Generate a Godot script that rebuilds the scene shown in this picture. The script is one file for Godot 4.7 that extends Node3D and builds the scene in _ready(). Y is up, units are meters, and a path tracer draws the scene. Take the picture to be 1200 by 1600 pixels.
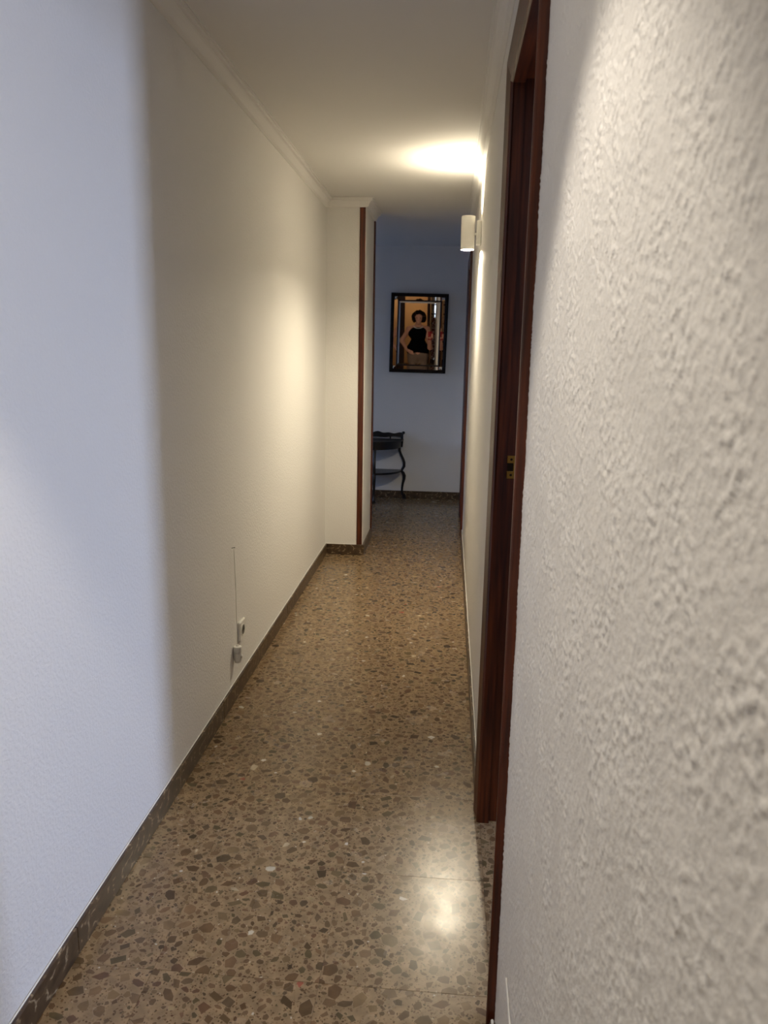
extends Node3D
# A narrow white corridor with a terrazzo floor, looking towards a dim hall with a mirror and a console table.

const XL := -0.804      # left wall face
const XR := 0.133       # right wall face
const H := 2.28         # ceiling
const ZP := -5.05       # front of the pilaster
const XP := -0.551      # side of the pilaster
const ZS := -5.57       # far end of the pilaster
const ZE := -7.19       # end wall
const EYE := 1.35
const TS := 0.372       # terrazzo tile
const LAMP_COLOR := Color(1.0, 0.945, 0.825)
const WT := 0.12        # wall thickness

var M := {}
var rng := RandomNumberGenerator.new()
var used := {}

func _ready() -> void:
	rng.seed = 7
	# ---------------------------------------------------------------- camera
	var cam := Camera3D.new()
	cam.name = "camera"
	add_child(cam)
	cam.position = Vector3(0, EYE, 0)
	cam.rotation = Vector3(-0.2040, 0.0804, 0.0178)
	cam.fov = 67.1
	var lens := CameraAttributesPhysical.new()
	lens.frustum_focal_length = 18.09
	lens.frustum_focus_distance = 3.6
	lens.exposure_aperture = 8.0
	lens.frustum_near = 0.01
	lens.frustum_far = 100.0
	cam.attributes = lens
	cam.current = true
	# ---------------------------------------------------------------- sky and exposure
	var env := Environment.new()
	env.background_mode = Environment.BG_SKY
	var sky_mat := ProceduralSkyMaterial.new()
	sky_mat.sky_top_color = Color(0.42, 0.60, 0.92)
	sky_mat.sky_horizon_color = Color(0.80, 0.88, 0.98)
	sky_mat.ground_horizon_color = Color(0.62, 0.64, 0.66)
	sky_mat.ground_bottom_color = Color(0.40, 0.39, 0.37)
	sky_mat.sky_energy_multiplier = 2.2
	var sky := Sky.new()
	sky.sky_material = sky_mat
	env.sky = sky
	env.tonemap_mode = Environment.TONE_MAPPER_LINEAR
	env.tonemap_exposure = 1.13
	env.sdfgi_enabled = true
	env.ssao_enabled = true
	env.ssil_enabled = true
	var we := WorldEnvironment.new()
	we.name = "world_environment"
	we.environment = env
	add_child(we)
	# ---------------------------------------------------------------- daylight through the windows
	daylight("side_room_window_light", Vector3(2.93, 1.15, -2.08), PI / 2, Vector2(0.50, 1.66), Color(0.78, 0.85, 1.0), 5.1)
	daylight("hall_window_light", Vector3(-3.42, 1.35, -6.35), -PI / 2, Vector2(0.90, 1.20), Color(0.58, 0.74, 1.0), 0.50)
	materials()
	structure()
	doors_and_windows()
	furniture()
	people()

func daylight(called: String, at: Vector3, turn: float, size: Vector2, color: Color, energy: float) -> void:
	var l := AreaLight3D.new()
	l.name = called
	add_child(l)
	l.position = at
	l.rotation.y = turn
	l.area_size = size
	l.area_normalize_energy = true
	l.light_color = color
	l.light_energy = energy
	l.area_range = 30.0
	l.area_attenuation = 2.0
	l.shadow_enabled = true

# ================================================================ materials
func noise_tex(size: int, freq: float, kind: int, ramp: Array, seed_n: int, octaves := 3, warp := 0.0, fractal := 1) -> NoiseTexture2D:
	var n := FastNoiseLite.new()
	n.seed = seed_n
	n.noise_type = kind
	n.frequency = freq
	n.fractal_octaves = octaves
	n.fractal_type = fractal as FastNoiseLite.FractalType
	if octaves <= 1:
		n.fractal_type = FastNoiseLite.FRACTAL_NONE
	if warp > 0.0:
		n.domain_warp_enabled = true
		n.domain_warp_amplitude = warp
		n.domain_warp_frequency = freq * 0.7
	var t := NoiseTexture2D.new()
	t.width = size
	t.height = size
	t.seamless = true
	t.normalize = true
	t.noise = n
	if ramp.size():
		var g := Gradient.new()
		var off := PackedFloat32Array()
		var col := PackedColorArray()
		for r in ramp:
			off.append(r[0])
			col.append(r[1])
		g.offsets = off
		g.colors = col
		t.color_ramp = g
	return t

func std(called: String, color: Color, rough: float, metal := 0.0, spec := 0.5) -> StandardMaterial3D:
	var m := StandardMaterial3D.new()
	m.resource_name = called
	m.albedo_color = color
	m.roughness = rough
	m.metallic = metal
	m.metallic_specular = spec
	M[called] = m
	return m

func tri(m: StandardMaterial3D, scale: Vector3, world := true) -> void:
	m.uv1_triplanar = true
	m.uv1_world_triplanar = world
	m.uv1_scale = scale
	m.uv1_triplanar_sharpness = 8.0

func wood(called: String, scale: Vector3, dark: Color, light: Color, rough: float) -> void:
	var m := std(called, Color.WHITE, rough)
	m.albedo_texture = noise_tex(512, 0.012, FastNoiseLite.TYPE_SIMPLEX_SMOOTH, [[0.0, dark], [0.45, dark.lerp(light, 0.45)], [0.6, dark.lerp(light, 0.55)], [1.0, light]], 31, 4, 12.0)
	tri(m, scale)

func materials() -> void:
	var plaster := std("white_plaster", Color(0.905, 0.895, 0.88), 0.62, 0.0, 0.35)
	plaster.heightmap_enabled = true
	plaster.heightmap_scale = 0.05
	plaster.heightmap_texture = noise_tex(1024, 0.045, FastNoiseLite.TYPE_SIMPLEX_SMOOTH, [[0.0, Color.BLACK], [0.42, Color(0.12, 0.12, 0.12)], [0.62, Color(0.8, 0.8, 0.8)], [1.0, Color.WHITE]], 5, 2, 14.0)
	tri(plaster, Vector3(1.6, 1.6, 1.6))
	var relief := std("white_relief_plaster", Color(0.905, 0.895, 0.88), 0.55, 0.0, 0.4)
	relief.heightmap_enabled = true
	relief.heightmap_scale = 0.03
	relief.heightmap_texture = noise_tex(1024, 0.06, FastNoiseLite.TYPE_SIMPLEX_SMOOTH, [], 9, 3, 0.0)
	tri(relief, Vector3(4.0, 4.0, 4.0))
	std("white_ceiling", Color(0.91, 0.90, 0.885), 0.7, 0.0, 0.3)
	std("white_gypsum", Color(0.90, 0.89, 0.875), 0.6, 0.0, 0.35)
	std("white_bead", Color(0.90, 0.89, 0.87), 0.5)
	std("tan_paint", Color(0.80, 0.64, 0.46), 0.7)
	std("grout", Color8(92, 76, 58), 0.85, 0.0, 0.3)
	std("white_lacquer", Color(0.93, 0.92, 0.89), 0.35)
	std("white_plastic", Color(0.90, 0.89, 0.86), 0.4)
	std("recess_shade_grey", Color(0.30, 0.29, 0.27), 0.5)
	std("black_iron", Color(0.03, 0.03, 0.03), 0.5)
	std("brass", Color(0.72, 0.56, 0.26), 0.35, 0.9)
	std("brass_dark", Color(0.18, 0.13, 0.06), 0.5, 0.6)
	std("mirror_glass", Color(0.90, 0.885, 0.86), 0.015, 1.0)
	std("mirror_frame_wood", Color8(32, 21, 16), 0.55, 0.0, 0.3)
	std("gilt_bead", Color8(42, 22, 16), 0.45)
	std("ebony", Color8(20, 15, 14), 0.34)
	std("skin", Color8(206, 150, 124), 0.55)
	std("black_cloth", Color8(10, 10, 12), 0.95, 0.0, 0.1)
	std("white_cloth", Color8(205, 205, 205), 0.9)
	std("grey_cloth", Color8(126, 106, 92), 0.9)
	std("dark_hair", Color8(28, 18, 15), 0.85, 0.0, 0.15)
	std("red_case", Color8(150, 20, 28), 0.4)
	std("black_glass", Color8(8, 8, 9), 0.1)
	var pane := std("window_pane", Color(1, 1, 1, 0.05), 0.02)
	pane.transparency = BaseMaterial3D.TRANSPARENCY_ALPHA
	var glow := std("lamp_glow", Color(1, 0.95, 0.85), 0.5)
	glow.emission_enabled = true
	glow.emission = Color(1.0, 0.94, 0.80)
	glow.emission_energy_multiplier = 6.0
	# reddish mahogany, grain along y, z and x
	var dk := Color8(48, 17, 7)
	var lt := Color8(108, 50, 20)
	wood("mahogany_upright", Vector3(9.0, 0.5, 9.0), dk, lt, 0.36)
	wood("mahogany_lengthwise", Vector3(9.0, 9.0, 0.5), dk, lt, 0.36)
	wood("mahogany_crosswise", Vector3(0.5, 9.0, 9.0), dk, lt, 0.36)
	# brown marble of the skirting
	var marble := std("brown_marble", Color.WHITE, 0.28)
	marble.albedo_texture = noise_tex(1024, 0.006, FastNoiseLite.TYPE_SIMPLEX_SMOOTH, [[0.0, Color8(46, 35, 27)], [0.35, Color8(64, 50, 37)], [0.55, Color8(78, 61, 45)], [0.70, Color8(70, 54, 40)], [0.78, Color8(96, 78, 56)], [0.86, Color8(150, 132, 106)], [1.0, Color8(190, 174, 146)]], 12, 4, 70.0, FastNoiseLite.FRACTAL_RIDGED)
	tri(marble, Vector3(1.6, 2.4, 1.6))
	terrazzo()
	var cloth := std("printed_cloth", Color.WHITE, 0.9)
	cloth.albedo_texture = noise_tex(256, 0.05, FastNoiseLite.TYPE_CELLULAR, [[0.0, Color8(150, 30, 40)], [0.3, Color8(120, 60, 56)], [0.5, Color8(226, 190, 186)], [1.0, Color8(240, 228, 220)]], 3, 1)
	tri(cloth, Vector3(3, 3, 3))

# Ground stone set in brown cement: 4 x 4 different tiles on one sheet.
func chip(im: Image, rect: Rect2i, c: Vector2, r: float, color: Color, halo: Color, halo_px: float) -> void:
	var n := rng.randi_range(4, 7)
	var turn := rng.randf() * TAU
	var squash := rng.randf_range(0.5, 0.95)
	var a0 := rng.randf() * TAU
	var pts := PackedVector2Array()
	for i in n:
		var a := a0 + TAU * (i + rng.randf_range(-0.25, 0.25)) / n
		var p := Vector2(cos(a), sin(a) * squash) * r * rng.randf_range(0.78, 1.2)
		pts.append(p.rotated(turn))
	for pass_n in 2:
		if pass_n == 0 and halo_px <= 0.0:
			continue
		var grow := 1.0 + halo_px / r if pass_n == 0 else 1.0
		var col := halo if pass_n == 0 else color
		var top := INF
		var bottom := -INF
		for p in pts:
			top = minf(top, p.y * grow)
			bottom = maxf(bottom, p.y * grow)
		for y in range(int(floor(top)), int(ceil(bottom)) + 1):
			var lo := INF
			var hi := -INF
			for i in n:
				var p := pts[i] * grow
				var q := pts[(i + 1) % n] * grow
				if (p.y <= y and q.y > y) or (q.y <= y and p.y > y):
					var x := p.x + (y - p.y) / (q.y - p.y) * (q.x - p.x)
					lo = minf(lo, x)
					hi = maxf(hi, x)
			if lo < hi:
				var line := Rect2i(int(round(c.x + lo)), int(round(c.y + y)), maxi(1, int(round(hi - lo))), 1).intersection(rect)
				if line.has_area():
					im.fill_rect(line, col)

func terrazzo() -> void:
	var side := 2048
	var each := 512
	var im := Image.create(side, side, false, Image.FORMAT_RGB8)
	var cement := Color8(153, 128, 97)
	im.fill(cement)
	var browns := [Color8(92, 69, 46), Color8(103, 78, 52), Color8(83, 63, 41), Color8(98, 77, 52), Color8(87, 74, 49), Color8(109, 83, 57), Color8(117, 92, 65), Color8(77, 61, 42), Color8(98, 71, 50), Color8(120, 98, 68)]
	var pales := [Color8(186, 168, 138), Color8(206, 196, 176), Color8(172, 150, 112), Color8(160, 138, 104)]
	for ty in 4:
		for tx in 4:
			var rect := Rect2i(tx * each, ty * each, each, each)
			# fine ground mass
			for k in 2600:
				var c := Vector2(rect.position) + Vector2(rng.randf(), rng.randf()) * each
				var f := rng.randf()
				var col: Color = browns[rng.randi() % 10]
				if f > 0.96:
					col = pales[rng.randi() % 4]
				elif f > 0.55:
					col = cement.lerp(col, rng.randf_range(0.1, 0.35))
				chip(im, rect, c, rng.randf_range(1.6, 4.6), col, cement, 0.0)
			# large chips, kept apart
			var placed := []
			for k in 1100:
				var r := 11.0 + 20.0 * pow(rng.randf(), 1.3) if k < 260 else 5.0 + 11.0 * rng.randf()
				var c := Vector2(rect.position) + Vector2(rng.randf(), rng.randf()) * each
				var free := true
				for q in placed:
					if c.distance_to(q[0]) < (r + q[1]) * 0.80 + 1.0:
						free = false
						break
				if not free:
					continue
				placed.append([c, r])
				var col: Color = browns[rng.randi() % 10]
				var f := rng.randf()
				if f > 0.994:
					col = Color8(214, 204, 190)
				elif f > 0.98:
					col = pales[rng.randi() % 4]
				elif f > 0.979:
					col = Color8(158, 92, 72)
				else:
					col = col.lerp(cement, rng.randf_range(0.0, 0.4))
				var jit := rng.randf_range(0.93, 1.07)
				chip(im, rect, c, r, Color(col.r * jit, col.g * jit, col.b * jit), cement.lerp(Color8(176, 154, 126), 0.6), rng.randf_range(0.8, 2.0))
	var m := std("terrazzo", Color.WHITE, 0.17, 0.0, 0.42)
	m.albedo_texture = ImageTexture.create_from_image(im)
	m.roughness_texture = noise_tex(512, 0.02, FastNoiseLite.TYPE_SIMPLEX_SMOOTH, [[0.0, Color(0.65, 0.65, 0.65)], [1.0, Color(1, 1, 1)]], 77, 4)
	m.roughness = 0.30
	m.heightmap_enabled = true
	m.heightmap_scale = 0.012
	m.heightmap_texture = noise_tex(512, 0.02, FastNoiseLite.TYPE_SIMPLEX_SMOOTH, [], 78, 2)
	m.detail_enabled = true
	m.detail_blend_mode = BaseMaterial3D.BLEND_MODE_MUL
	m.detail_uv_layer = BaseMaterial3D.DETAIL_UV_1
	m.detail_albedo = noise_tex(1024, 0.03, FastNoiseLite.TYPE_SIMPLEX_SMOOTH, [[0.0, Color(0.78, 0.78, 0.78)], [1.0, Color(1, 1, 1)]], 79, 5)

# ================================================================ shape helpers
func begin() -> SurfaceTool:
	var st := SurfaceTool.new()
	st.begin(Mesh.PRIMITIVE_TRIANGLES)
	return st

func face(st: SurfaceTool, pts: Array, n: Vector3, uvs := []) -> void:
	var up := (pts[2] - pts[0] as Vector3).cross(pts[1] - pts[0]).dot(n) > 0.0
	for i in range(1, pts.size() - 1):
		for k in ([0, i, i + 1] if up else [0, i + 1, i]):
			st.set_normal(n)
			if uvs.size():
				st.set_uv(uvs[k])
			st.add_vertex(pts[k])

func facing(st: SurfaceTool, pts: Array, inner: Vector3) -> void:
	var n: Vector3 = (pts[2] - pts[0] as Vector3).cross(pts[1] - pts[0])
	if n.length() < 1e-12 and pts.size() > 3:
		n = (pts[3] - pts[0] as Vector3).cross(pts[2] - pts[0])
	if n.length() < 1e-12:
		return
	n = n.normalized()
	var mid := Vector3.ZERO
	for p in pts:
		mid += p / pts.size()
	if n.dot(mid - inner) < 0.0:
		n = -n
	face(st, pts, n)

# a box with chamfered edges
func cbox(st: SurfaceTool, lo: Vector3, hi: Vector3, c := 0.0) -> void:
	var mid := (lo + hi) / 2
	var hs := (hi - lo) / 2
	c = minf(c, minf(hs.x, minf(hs.y, hs.z)) * 0.9)
	for ax in 3:
		var u := (ax + 1) % 3
		var v := (ax + 2) % 3
		for s in [-1.0, 1.0]:
			var pts := []
			for q in [[-1, -1], [1, -1], [1, 1], [-1, 1]]:
				var p := Vector3.ZERO
				p[ax] = s * hs[ax]
				p[u] = q[0] * (hs[u] - c)
				p[v] = q[1] * (hs[v] - c)
				pts.append(mid + p)
			var n := Vector3.ZERO
			n[ax] = s
			face(st, pts, n)
		if c > 0.0:
			for s in [-1.0, 1.0]:
				for t in [-1.0, 1.0]:
					var a := Vector3.ZERO
					a[u] = s * hs[u]
					a[v] = t * (hs[v] - c)
					var b := Vector3.ZERO
					b[u] = s * (hs[u] - c)
					b[v] = t * hs[v]
					var e := Vector3.ZERO
					e[ax] = hs[ax] - c
					facing(st, [mid + a - e, mid + a + e, mid + b + e, mid + b - e], mid)
	if c > 0.0:
		for i in 8:
			var s := Vector3(1 if i & 1 else -1, 1 if i & 2 else -1, 1 if i & 4 else -1)
			var t := []
			for ax in 3:
				var p := hs - Vector3.ONE * c
				p[ax] = hs[ax]
				t.append(mid + p * s)
			facing(st, t, mid)

# a profile [u, v] carried along a flat path with mitred corners; put(path point, u offset along mitre, v)
func sweep(st: SurfaceTool, path: Array, prof: Array, ref: Vector2, put: Callable) -> void:
	var mit := []
	for i in path.size():
		var n0 := Vector2.ZERO
		var n1 := Vector2.ZERO
		if i > 0:
			var d: Vector2 = (path[i] - path[i - 1]).normalized()
			n0 = Vector2(-d.y, d.x)
		if i < path.size() - 1:
			var d: Vector2 = (path[i + 1] - path[i]).normalized()
			n1 = Vector2(-d.y, d.x)
		if i == 0:
			n0 = n1
		if i == path.size() - 1:
			n1 = n0
		mit.append((n0 + n1) / (1.0 + n0.dot(n1)))
	for i in path.size() - 1:
		for k in prof.size() - 1:
			var p: Vector2 = prof[k]
			var q: Vector2 = prof[k + 1]
			var quad := [put.call(path[i] + mit[i] * p.x, p.y), put.call(path[i + 1] + mit[i + 1] * p.x, p.y), put.call(path[i + 1] + mit[i + 1] * q.x, q.y), put.call(path[i] + mit[i] * q.x, q.y)]
			var inner: Vector3 = (put.call(path[i] + mit[i] * ref.x, ref.y) + put.call(path[i + 1] + mit[i + 1] * ref.x, ref.y)) / 2
			facing(st, quad, inner)

# a round bar through points, with a radius at each
func tube(st: SurfaceTool, pts: Array, radii: Array, sides := 10, flat := 1.0) -> void:
	var rings := []
	var side := Vector3.ZERO
	for i in pts.size():
		var d: Vector3 = (pts[mini(i + 1, pts.size() - 1)] - pts[maxi(i - 1, 0)]).normalized()
		if side == Vector3.ZERO:
			side = d.cross(Vector3.UP if absf(d.y) < 0.9 else Vector3.RIGHT).normalized()
		side = (side - d * side.dot(d)).normalized()
		var up := d.cross(side).normalized()
		var ring := []
		for k in sides:
			var a := TAU * k / sides
			ring.append([pts[i] + (side * cos(a) + up * sin(a) * flat) * radii[i], (side * cos(a) + up * sin(a)).normalized()])
		rings.append(ring)
	for i in pts.size() - 1:
		for k in sides:
			var l := (k + 1) % sides
			smooth_quad(st, rings[i][k], rings[i][l], rings[i + 1][l], rings[i + 1][k])
	for e in [0, pts.size() - 1]:
		var cap := []
		for k in sides:
			cap.append(rings[e][k][0])
		var n: Vector3 = (pts[e] - pts[1 if e == 0 else e - 1]).normalized()
		face(st, cap, n)

func smooth_quad(st: SurfaceTool, a: Array, b: Array, c: Array, d: Array) -> void:
	var n: Vector3 = a[1] + b[1] + c[1] + d[1]
	for t in [[a, b, c], [a, c, d]]:
		var up: bool = (t[2][0] - t[0][0] as Vector3).cross(t[1][0] - t[0][0]).dot(n) > 0.0
		for k in ([0, 1, 2] if up else [0, 2, 1]):
			st.set_normal(t[k][1])
			st.add_vertex(t[k][0])

# a turned shape: profile of [radius, height] about an axis
func lathe(st: SurfaceTool, prof: Array, at: Vector3, axis := Vector3.UP, sides := 32) -> void:
	var side := axis.cross(Vector3.RIGHT if absf(axis.x) < 0.9 else Vector3.UP).normalized()
	var up := axis.cross(side)
	for i in prof.size() - 1:
		var p: Vector2 = prof[i]
		var q: Vector2 = prof[i + 1]
		var t := q - p
		var n2 := Vector2(t.y, -t.x).normalized()
		for k in sides:
			var v := []
			for a in [TAU * k / sides, TAU * (k + 1) / sides]:
				var dir: Vector3 = side * cos(a) + up * sin(a)
				v.append([at + dir * p.x + axis * p.y, dir * n2.x + axis * n2.y])
				v.append([at + dir * q.x + axis * q.y, dir * n2.x + axis * n2.y])
			smooth_quad(st, v[0], v[1], v[3], v[2])

func prism(st: SurfaceTool, poly: Array, y0: float, y1: float) -> void:
	var mid := Vector3.ZERO
	for p in poly:
		mid += Vector3(p.x, (y0 + y1) / 2, p.y) / poly.size()
	for y in [y0, y1]:
		for i in poly.size():
			var a: Vector2 = poly[i]
			var b: Vector2 = poly[(i + 1) % poly.size()]
			face(st, [Vector3(mid.x, y, mid.z), Vector3(a.x, y, a.y), Vector3(b.x, y, b.y)], Vector3.UP if y == y1 else Vector3.DOWN)
	for i in poly.size():
		var a: Vector2 = poly[i]
		var b: Vector2 = poly[(i + 1) % poly.size()]
		facing(st, [Vector3(a.x, y0, a.y), Vector3(b.x, y0, b.y), Vector3(b.x, y1, b.y), Vector3(a.x, y1, a.y)], mid)

func node(called: String, parent: Node = self) -> Node3D:
	var o := Node3D.new()
	o.name = called
	parent.add_child(o, true)
	return o

func obj(called: String, shape, mat: String, parent: Node = self) -> MeshInstance3D:
	var o := MeshInstance3D.new()
	o.name = called
	if shape is SurfaceTool:
		shape.index()
		o.mesh = shape.commit()
	else:
		o.mesh = shape
	o.material_override = M[mat]
	o.cast_shadow = GeometryInstance3D.SHADOW_CASTING_SETTING_ON
	parent.add_child(o, true)
	return o

func box(called: String, lo: Vector3, hi: Vector3, mat: String, parent: Node = self, chamfer := 0.0) -> MeshInstance3D:
	var st := begin()
	cbox(st, lo, hi, chamfer)
	return obj(called, st, mat, parent)

func setting(o: Node3D, label := "", category := "") -> Node3D:
	o.set_meta("kind", "structure")
	if label:
		o.set_meta("label", label)
	if category:
		o.set_meta("category", category)
	return o

func tag(o: Node3D, label: String, category: String, group := "") -> Node3D:
	o.set_meta("label", label)
	o.set_meta("category", category)
	if group:
		o.set_meta("group", group)
	return o

# ================================================================ the setting
func structure() -> void:
	# floor: a bed with terrazzo tiles laid on it
	var fl := setting(node("floor"), "polished brown terrazzo tile floor with dark chips", "floor")
	box("floor_bed", Vector3(-3.7, -0.16, -7.4), Vector3(3.2, -0.0015, 5.4), "grout", fl)
	var variants := []
	for v in 16:
		var st := begin()
		var g := 0.0003
		var c := 0.0004
		var lo := Vector2(-TS / 2 + g, -TS / 2 + g)
		var hi := -lo
		var tx := v % 4
		var ty := v / 4
		var pts := [Vector3(lo.x + c, 0, lo.y + c), Vector3(hi.x - c, 0, lo.y + c), Vector3(hi.x - c, 0, hi.y - c), Vector3(lo.x + c, 0, hi.y - c)]
		var low := [Vector3(lo.x, -c, lo.y), Vector3(hi.x, -c, lo.y), Vector3(hi.x, -c, hi.y), Vector3(lo.x, -c, hi.y)]
		var uv := [Vector2(tx + 0.004, ty + 0.004) / 4, Vector2(tx + 0.996, ty + 0.004) / 4, Vector2(tx + 0.996, ty + 0.996) / 4, Vector2(tx + 0.004, ty + 0.996) / 4]
		face(st, pts, Vector3.UP, uv)
		for k in 4:
			var l := (k + 1) % 4
			var side := (low[k] + low[l] as Vector3)
			side.y = 0
			face(st, [pts[k], pts[l], low[l], low[k]], (side.normalized() + Vector3.UP).normalized(), [uv[k], uv[l], uv[l], uv[k]])
			var dn := Vector3(0, -0.02, 0)
			face(st, [low[k], low[l], low[l] + dn, low[k] + dn], side.normalized(), [uv[k], uv[l], uv[l], uv[k]])
		st.index()
		st.generate_tangents()
		variants.append(st.commit())
	var pick := RandomNumberGenerator.new()
	pick.seed = 41
	for iz in range(-19, 8):
		for ix in range(-5, 2):
			var x := XR + TS * (ix + 0.5)
			var z := -1.798 + TS * (iz + 3.5) + TS
			if z < ZE - 0.2 or z > 1.9 or (ix < -3 and z > ZP - 0.3):
				continue
			var t := obj("tile", variants[pick.randi() % 16], "terrazzo", fl)
			t.position = Vector3(x, 0, z)
			t.rotation.y = PI / 2 * (pick.randi() % 4)
	# ceiling
	setting(box("ceiling", Vector3(-3.7, H, -7.4), Vector3(3.2, H + 0.14, 5.4), "white_ceiling"), "smooth white painted ceiling", "ceiling")
	# left wall with its pilaster
	var wl := setting(node("wall_left"), "white textured plaster wall along the left of the corridor", "wall")
	box("plaster_face", Vector3(XL - WT, 0, ZP), Vector3(XL, H, 5.2), "white_plaster", wl)
	box("pilaster", Vector3(XL - WT, 0, ZS), Vector3(XP, H, ZP), "white_plaster", wl, 0.004)
	# right wall: relief plaster near, flat plaster beyond, openings left for two doors
	var wr := setting(node("wall_right"), "white worm-textured plaster wall along the right of the corridor", "wall")
	box("plaster_core", Vector3(XR + 0.004, 0, -1.345), Vector3(XR + WT, H, 0.9), "white_plaster", wr)
	obj("plaster_face", relief_panel(-1.318, 0.9, 0.0, H), "white_relief_plaster", wr)
	box("plaster_over_door", Vector3(XR, 2.03, -2.09), Vector3(XR + WT, H, -1.312), "white_plaster", wr)
	box("plaster_face", Vector3(XR, 0, -5.69), Vector3(XR + WT, H, -2.09), "white_plaster", wr)
	box("plaster_over_door", Vector3(XR, 2.03, -6.38), Vector3(XR + WT, H, -5.69), "white_plaster", wr)
	box("plaster_face", Vector3(XR, 0, ZE), Vector3(XR + WT, H, -6.38), "white_plaster", wr)
	# end wall
	setting(box("wall_back", Vector3(-3.6, 0, ZE - WT), Vector3(3.1, H, ZE), "white_plaster"), "white plaster end wall of the dim hall behind the mirror", "wall")
	# hall to the left of the corridor's end
	setting(box("wall_hall_front", Vector3(-3.5, 0, ZS), Vector3(XL - WT, H, ZS + WT), "white_plaster"), "white plaster front wall of the side hall", "wall")
	var wh := setting(node("wall_hall_left"), "white plaster wall of the side hall with a window", "wall")
	box("plaster_face", Vector3(-3.62, 0, ZE), Vector3(-3.5, 0.72, ZS + WT), "white_plaster", wh)
	box("plaster_face", Vector3(-3.62, 1.98, ZE), Vector3(-3.5, H, ZS + WT), "white_plaster", wh)
	box("plaster_face", Vector3(-3.62, 0.72, ZE), Vector3(-3.5, 1.98, -6.83), "white_plaster", wh)
	box("plaster_face", Vector3(-3.62, 0.72, -5.87), Vector3(-3.5, 1.98, ZS + WT), "white_plaster", wh)
	# rooms beyond the right wall
	var wo := setting(node("wall_side_room"), "white plaster outer wall of the side room with a tall window", "wall")
	box("plaster_face", Vector3(3.0, 0, ZE), Vector3(3.12, H, -2.36), "white_plaster", wo)
	box("plaster_face", Vector3(3.0, 0, -1.80), Vector3(3.12, H, 1.02), "white_plaster", wo)
	box("plaster_face", Vector3(3.0, 0, -2.36), Vector3(3.12, 0.28, -1.80), "white_plaster", wo)
	box("plaster_face", Vector3(3.0, 2.02, -2.36), Vector3(3.12, H, -1.80), "white_plaster", wo)
	setting(box("wall_partition", Vector3(XR + WT, 0, -3.32), Vector3(3.0, H, -3.2), "white_plaster"), "white plaster partition between the two side rooms", "wall")
	setting(box("wall_rear_partition", Vector3(XR, 0, 0.9), Vector3(3.0, H, 1.02), "white_plaster"), "white plaster partition closing the side room", "wall")
	# rear hall and the tan room behind it
	setting(box("wall_rear_right", Vector3(1.3, 0, 1.02), Vector3(1.42, H, 5.2), "tan_paint"), "tan painted wall on the right of the rear rooms", "wall")
	var rear := setting(node("wall_rear"), "wall across the rear end of the corridor with a doorway", "wall")
	box("plaster_face", Vector3(XL, 0, 2.0), Vector3(-0.60, H, 2.12), "tan_paint", rear)
	box("plaster_face", Vector3(0.76, 0, 2.0), Vector3(1.3, H, 2.12), "tan_paint", rear)
	box("plaster_over_door", Vector3(-0.60, 2.12, 2.0), Vector3(0.76, H, 2.12), "tan_paint", rear)
	setting(box("wall_rear_room", Vector3(XL - WT, 0, 3.4), Vector3(0.12, H, 3.52), "tan_paint"), "tan painted far wall of the rear room", "wall")
	setting(box("wall_rear_porch", Vector3(0.09, 0, 2.12), Vector3(0.15, H, 3.4), "tan_paint"), "tan painted side wall beside the glazed door", "wall")
	setting(box("wall_far_end", Vector3(XL - WT, 0, 5.2), Vector3(0.12, H, 5.3), "tan_paint"), "closing wall behind the rear room", "wall")
	# cornices
	var crown := [Vector2(0, 0.052), Vector2(0.003, 0.052), Vector2(0.015, 0.046), Vector2(0.017, 0.041), Vector2(0.022, 0.031), Vector2(0.029, 0.021), Vector2(0.033, 0.018), Vector2(0.041, 0.016), Vector2(0.042, 0.006), Vector2(0.049, 0.005), Vector2(0.049, 0.0)]
	var onto := func(p: Vector2, v: float) -> Vector3: return Vector3(p.x, H - v, p.y)
	var st := begin()
	sweep(st, [Vector2(XL, 1.99), Vector2(XL, ZP), Vector2(XP, ZP), Vector2(XP, ZS)], crown, Vector2(0.003, 0.0), onto)
	setting(obj("trim_1", st, "white_gypsum"), "white plaster cornice along the left wall and round the pilaster", "cornice")
	st = begin()
	sweep(st, [Vector2(XR, ZS), Vector2(XR, 0.9)], crown, Vector2(0.003, 0.0), onto)
	setting(obj("trim_2", st, "white_gypsum"), "white plaster cornice along the right wall", "cornice")
	# wooden corner strips of the pilaster
	setting(box("trim_3", Vector3(-0.590, 0.071, ZP - 0.01), Vector3(-0.554, H - 0.05, ZP + 0.006), "mahogany_upright", self, 0.0015), "reddish wood strip up the front edge of the pilaster", "trim")
	setting(box("trim_4", Vector3(XP - 0.01, 0.0, ZS - 0.035), Vector3(XP + 0.010, H - 0.05, ZS + 0.012), "mahogany_upright", self, 0.0015), "dark wood casing strip at the rear edge of the pilaster", "trim")
	# marble skirting
	var bl := setting(node("baseboard_left"), "brown veined marble skirting along the left wall", "baseboard")
	var z := 2.0
	for e in [-0.30, -1.45, -2.60, -3.75, -4.90, ZP + 0.012]:
		slab(bl, Vector3(XL, 0, e + 0.0006), Vector3(XL + 0.012, 0.071, z - 0.0006))
		z = e
	slab(bl, Vector3(XL, 0, ZP), Vector3(XP + 0.012, 0.071, ZP + 0.012))
	slab(bl, Vector3(XP, 0, ZS + 0.012), Vector3(XP + 0.012, 0.071, ZP - 0.0006))
	st = begin()
	tube(st, [Vector3(XL + 0.003, 0.0715, 2.0), Vector3(XL + 0.003, 0.0715, ZP)], [0.002, 0.002], 6)
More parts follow.
